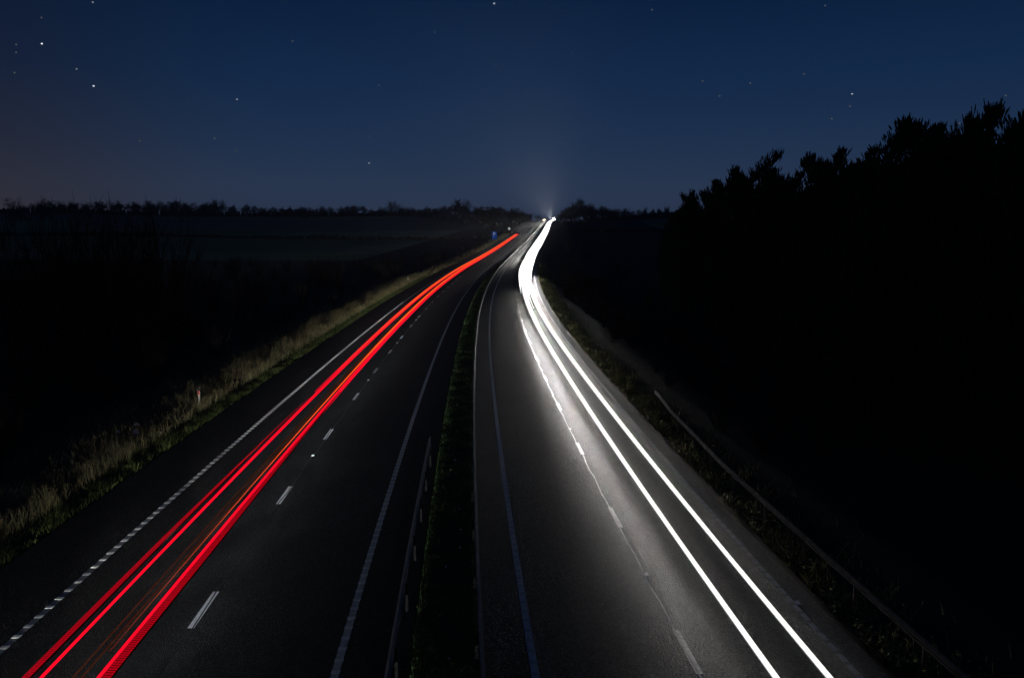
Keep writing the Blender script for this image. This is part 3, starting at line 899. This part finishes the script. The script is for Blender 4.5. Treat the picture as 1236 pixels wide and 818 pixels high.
# ------------------------------------------------------------------ pine plantation on the right
PINES = []
for i in range(6):
    r = random.Random(500 + i)
    H = 14.0
    T, C = MB(), MB()
    bend = [Vector((r.gauss(0, .10) * k, r.gauss(0, .10) * k, -.3 + (H - .3) * k / 8)) for k in range(9)]
    T.tube(bend, [.17 - .15 * k / 8 for k in range(9)], 7)
    def axis(z):
        f = min(max((z + .3) / (H - .3) * 8, 0), 7.999); k = int(f)
        return bend[k].lerp(bend[k + 1], f - k)
    def shoot(p, d, ln, w):
        d = d.normalized()
        u = d.cross(Vector((.3, .8, .1))).normalized(); v = d.cross(u)
        # a blunt finger of needles
        rows = []
        for f, k_ in ((0, .35), (.45, .85), (1.0, .30)):
            b = len(C.v)
            rr_ = w * .55 * k_ * r.uniform(.85, 1.15); a0_ = r.uniform(0, 1)
            for k in range(4):
                a = 2 * math.pi * k / 4 + a0_
                C.v.append(tuple(p + d * ln * f + (u * math.cos(a) + v * math.sin(a)) * rr_))
            rows.append(b)
        for ra, rb in zip(rows[:-1], rows[1:]):
            for k in range(4):
                C.f.append((ra + k, ra + (k + 1) % 4, rb + (k + 1) % 4, rb + k)); C.m.append(0)
        C.f.append(tuple(rows[-1] + k for k in range(4))); C.m.append(0)
        for k in range(7):
            a = r.uniform(0, 6.28); t = r.uniform(.1, .9)
            e = u * math.cos(a) + v * math.sin(a)
            q = p + d * ln * t
            side = d.cross(e) * .016
            C.face([q - side, q + side, q + e * w * r.uniform(.7, 1.0) + d * ln * r.uniform(.12, .24)])
    z = 1.2
    cr = r.uniform(.85, 1.15)
    while z < H - .6:
        t = (z - 1.2) / (H - 1.8)
        reach = cr * (2.8 * (1 - t) ** .68 + .26) * (0.75 + .25 * min(t * 5, 1))
        nb = r.choice([5, 6])
        a0 = r.uniform(0, 6.28)
        for k in range(nb):
            a = a0 + 2 * math.pi * k / nb + r.gauss(0, .2)
            ln = reach * r.uniform(.65, 1.15)
            p0 = axis(z)
            rise = .25 + .75 * t
            d = Vector((math.cos(a), math.sin(a), rise * r.uniform(.5, 1.0))).normalized()
            pts = [p0, p0 + d * ln * .5, p0 + (d + Vector((0, 0, .22))).normalized() * ln]
            C.tube(pts, [.035, .025, .012], 3, caps=False, mi=1)
            ns = max(7, int(ln * 11 * (1 + .9 * t)))
            for j in range(ns):
                f = .22 + .78 * (j + r.random() * .6) / ns
                q = pts[0].lerp(pts[1], f * 2) if f < .5 else pts[1].lerp(pts[2], min(f * 2 - 1, 1))
                dd = Vector((d.x * .5 + r.gauss(0, .32), d.y * .5 + r.gauss(0, .32), .8 + .5 * t + r.uniform(0, .5)))
                shoot(q + Vector((r.gauss(0, .14), r.gauss(0, .14), r.gauss(0, .10))), dd, r.uniform(.22, .44), r.uniform(.065, .105))
            shoot(pts[2], Vector((d.x * .35, d.y * .35, 1)), r.uniform(.3, .5), r.uniform(.07, .1))
        z += r.uniform(.42, .62) * (1.15 - .35 * t)
    for k in range(9):
        a = r.uniform(0, 6.28)
        shoot(axis(H - r.uniform(.6, 1.3)) + Vector((math.cos(a), math.sin(a), 0)) * .12, Vector((math.cos(a) * .4, math.sin(a) * .4, 1)), r.uniform(.3, .5), .09)
    shoot(axis(H - .6), Vector((0, 0, 1)), .6, .09)
    zm = max(v[2] for v in C.v)
    for b in (T, C): b.v = [(x / zm * 14, y / zm * 14, zz / zm * 14) for x, y, zz in b.v]
    PINES.append((T.mesh('trunk', M_BARK), C.mesh('crown', [M_PINE, M_BARK])))
def pine(x, y, h, kind, label, group, wide=1.0):
    zg = float(ground_z(x, y))
    r = empty('pine_tree', (x, y, zg), random.Random(round(x * 31 + y * 17)).uniform(0, 6.28)); tag(r, label, 'pine tree', group)
    k = h / 14.0; r.scale = (k * wide, k * wide, k)
    for nm, me_ in zip(('trunk', 'crown'), PINES[kind]):
        o = bpy.data.objects.new(nm, me_); COL.objects.link(o); o.parent = r
def pine_px(px, top, X, label, group, kind, wide=1.0):
    y = F_PX * X / (px - 618)
    p = ray(px, top, y)
    pine(p.x, y, p.z - float(ground_z(p.x, y)), kind, label, group, wide)
pr_ = random.Random(41)
GP = 'pines of the dark plantation right of the road'
COMMON = 'dark pine inside the right hand plantation, its top merging with its neighbours'
for px, top, X, w, lab in [(1208, 113, 21.5, .8, 'tallest slender pine with a spiky top near the right edge'),
                           (1110, 134, 23, 1.25, 'broad round headed pine standing above its neighbours'),
                           (812, 246, 21, 1.0, 'lowest pine at the far left end of the plantation'),
                           (838, 226, 21, .9, 'narrow pine second from the far left end of the plantation'),
                           (947, 176, 23, .85, 'pine with a single tall leading shoot midway along the plantation')]:
    pine_px(px, top, X, lab, GP, pr_.randrange(6), w)
for px, top, X in [(858, 214, 22), (876, 203, 22), (893, 200, 23), (912, 198, 22), (930, 196, 24), (965, 190, 22), (985, 186, 23), (1006, 178, 21), (1030, 172, 24),
                   (1052, 177, 22), (1070, 168, 25), (1088, 150, 25), (1128, 143, 24), (1144, 158, 25), (1156, 170, 22), (1172, 158, 23), (1185, 135, 23), (1222, 128, 24), (1240, 122, 22), (1262, 130, 23), (1290, 120, 22), (1330, 110, 22)]:
    pine_px(px, top + pr_.uniform(-5, 6), X, COMMON, GP, pr_.randrange(6), pr_.uniform(.8, 1.08))
for k in range(95):
    X = pr_.uniform(17.5, 44)
    y = pr_.uniform(24, 120)
    px = 618 + F_PX * X / y
    if px > 1480 or px < 812: continue
    lim = float(np.interp(px, [800, 830, 870, 950, 1050, 1110, 1236, 1500], [258, 236, 209, 193, 183, 166, 140, 120]))
    p = ray(px, lim + pr_.uniform(0, 16), y)
    h = min(max(p.z - float(ground_z(X, y)), 5.0), 15)
    pine(X, y, h, pr_.randrange(6), COMMON, GP, pr_.uniform(.9, 1.2))

# ------------------------------------------------------------------ thin night haze
m = MB()
m.box((0, 560, 75), (2400, 1300, 230))
hm = bpy.data.materials.new('haze_air'); hm.use_nodes = True
t = hm.node_tree; t.nodes.clear()
pv = t.nodes.new('ShaderNodeVolumePrincipled')
pv.inputs['Color'].default_value = (.80, .86, .95, 1)
pv.inputs['Density'].default_value = HAZE_DENSITY
pv.inputs['Anisotropy'].default_value = .55
oo_ = t.nodes.new('ShaderNodeOutputMaterial'); t.links.new(pv.outputs[0], oo_.inputs['Volume'])
tag(m.build('haze', hm), 'thin night haze lying over the road and fields', 'haze', kind='stuff')

# ------------------------------------------------------------------ stars
def star(px, py, size, strength, label, group=None, col=(.85, .92, 1.0)):
    p = ray(px, py, 5200.0)
    m = MB()
    n = 8
    rings = []
    for i in range(1, 4):
        la = -math.pi / 2 + math.pi * i / 4
        rings.append([Vector((1.35 * math.cos(la) * math.cos(2 * math.pi * k / n), math.cos(la) * math.sin(2 * math.pi * k / n), math.sin(la))) * size for k in range(n)])
    for a, b in zip(rings[:-1], rings[1:]):
        for k in range(n):
            m.face([a[k], a[(k + 1) % n], b[(k + 1) % n], b[k]])
    for k in range(n):
        m.face([Vector((0, 0, -size)), rings[0][(k + 1) % n], rings[0][k]]); m.face([Vector((0, 0, size)), rings[-1][k], rings[-1][(k + 1) % n]])
    o = m.build('star', glow('starlight', col, strength * 1.15)); o.location = p
    tag(o, label, 'star', group)
for px, py, sz, st, lab in [(50.5, 53, 6.2, .9, 'bright white star high in the left of the sky'), (113, 104, 6.2, .75, 'bright blue white star lower right of the brightest left star'),
                            (286, 120, 5.2, .30, 'lone fainter star right of the two bright left stars'), (596.5, 4.5, 6, .40, 'bright star at the very top of the sky above the road'),
                            (1028.5, 113.5, 5.6, .40, 'bright star above the middle of the pine plantation'), (445.5, 197, 5.2, .26, 'lone star low above the left horizon wood'),
                            (92.5, 83.5, 5.5, .20, 'dim star between the two bright left stars'), (112, 3, 5.8, .24, 'dim star at the top edge above the bright left pair')]:
    star(px, py, sz * .82, st, lab, 'stars')
for px, py in [(19.5, 54), (19.5, 63.5), (17.5, 88), (168.5, 170), (285, 182), (353, 50), (524.5, 39), (598.5, 79), (457, 103), (682, 173.5), (693, 162), (848, 98), (868.5, 116), (905.5, 100.5), (970.5, 89.5), (1026, 128.5),
               (1004, 143.5), (996, 7), (1158, 149), (1214, 115.5), (690, 65), (787, 12), (50, 21.5), (259, 167), (446, 165)]:
    star(px, py, 4.6, .085, 'faint small star scattered in the night sky', 'stars')
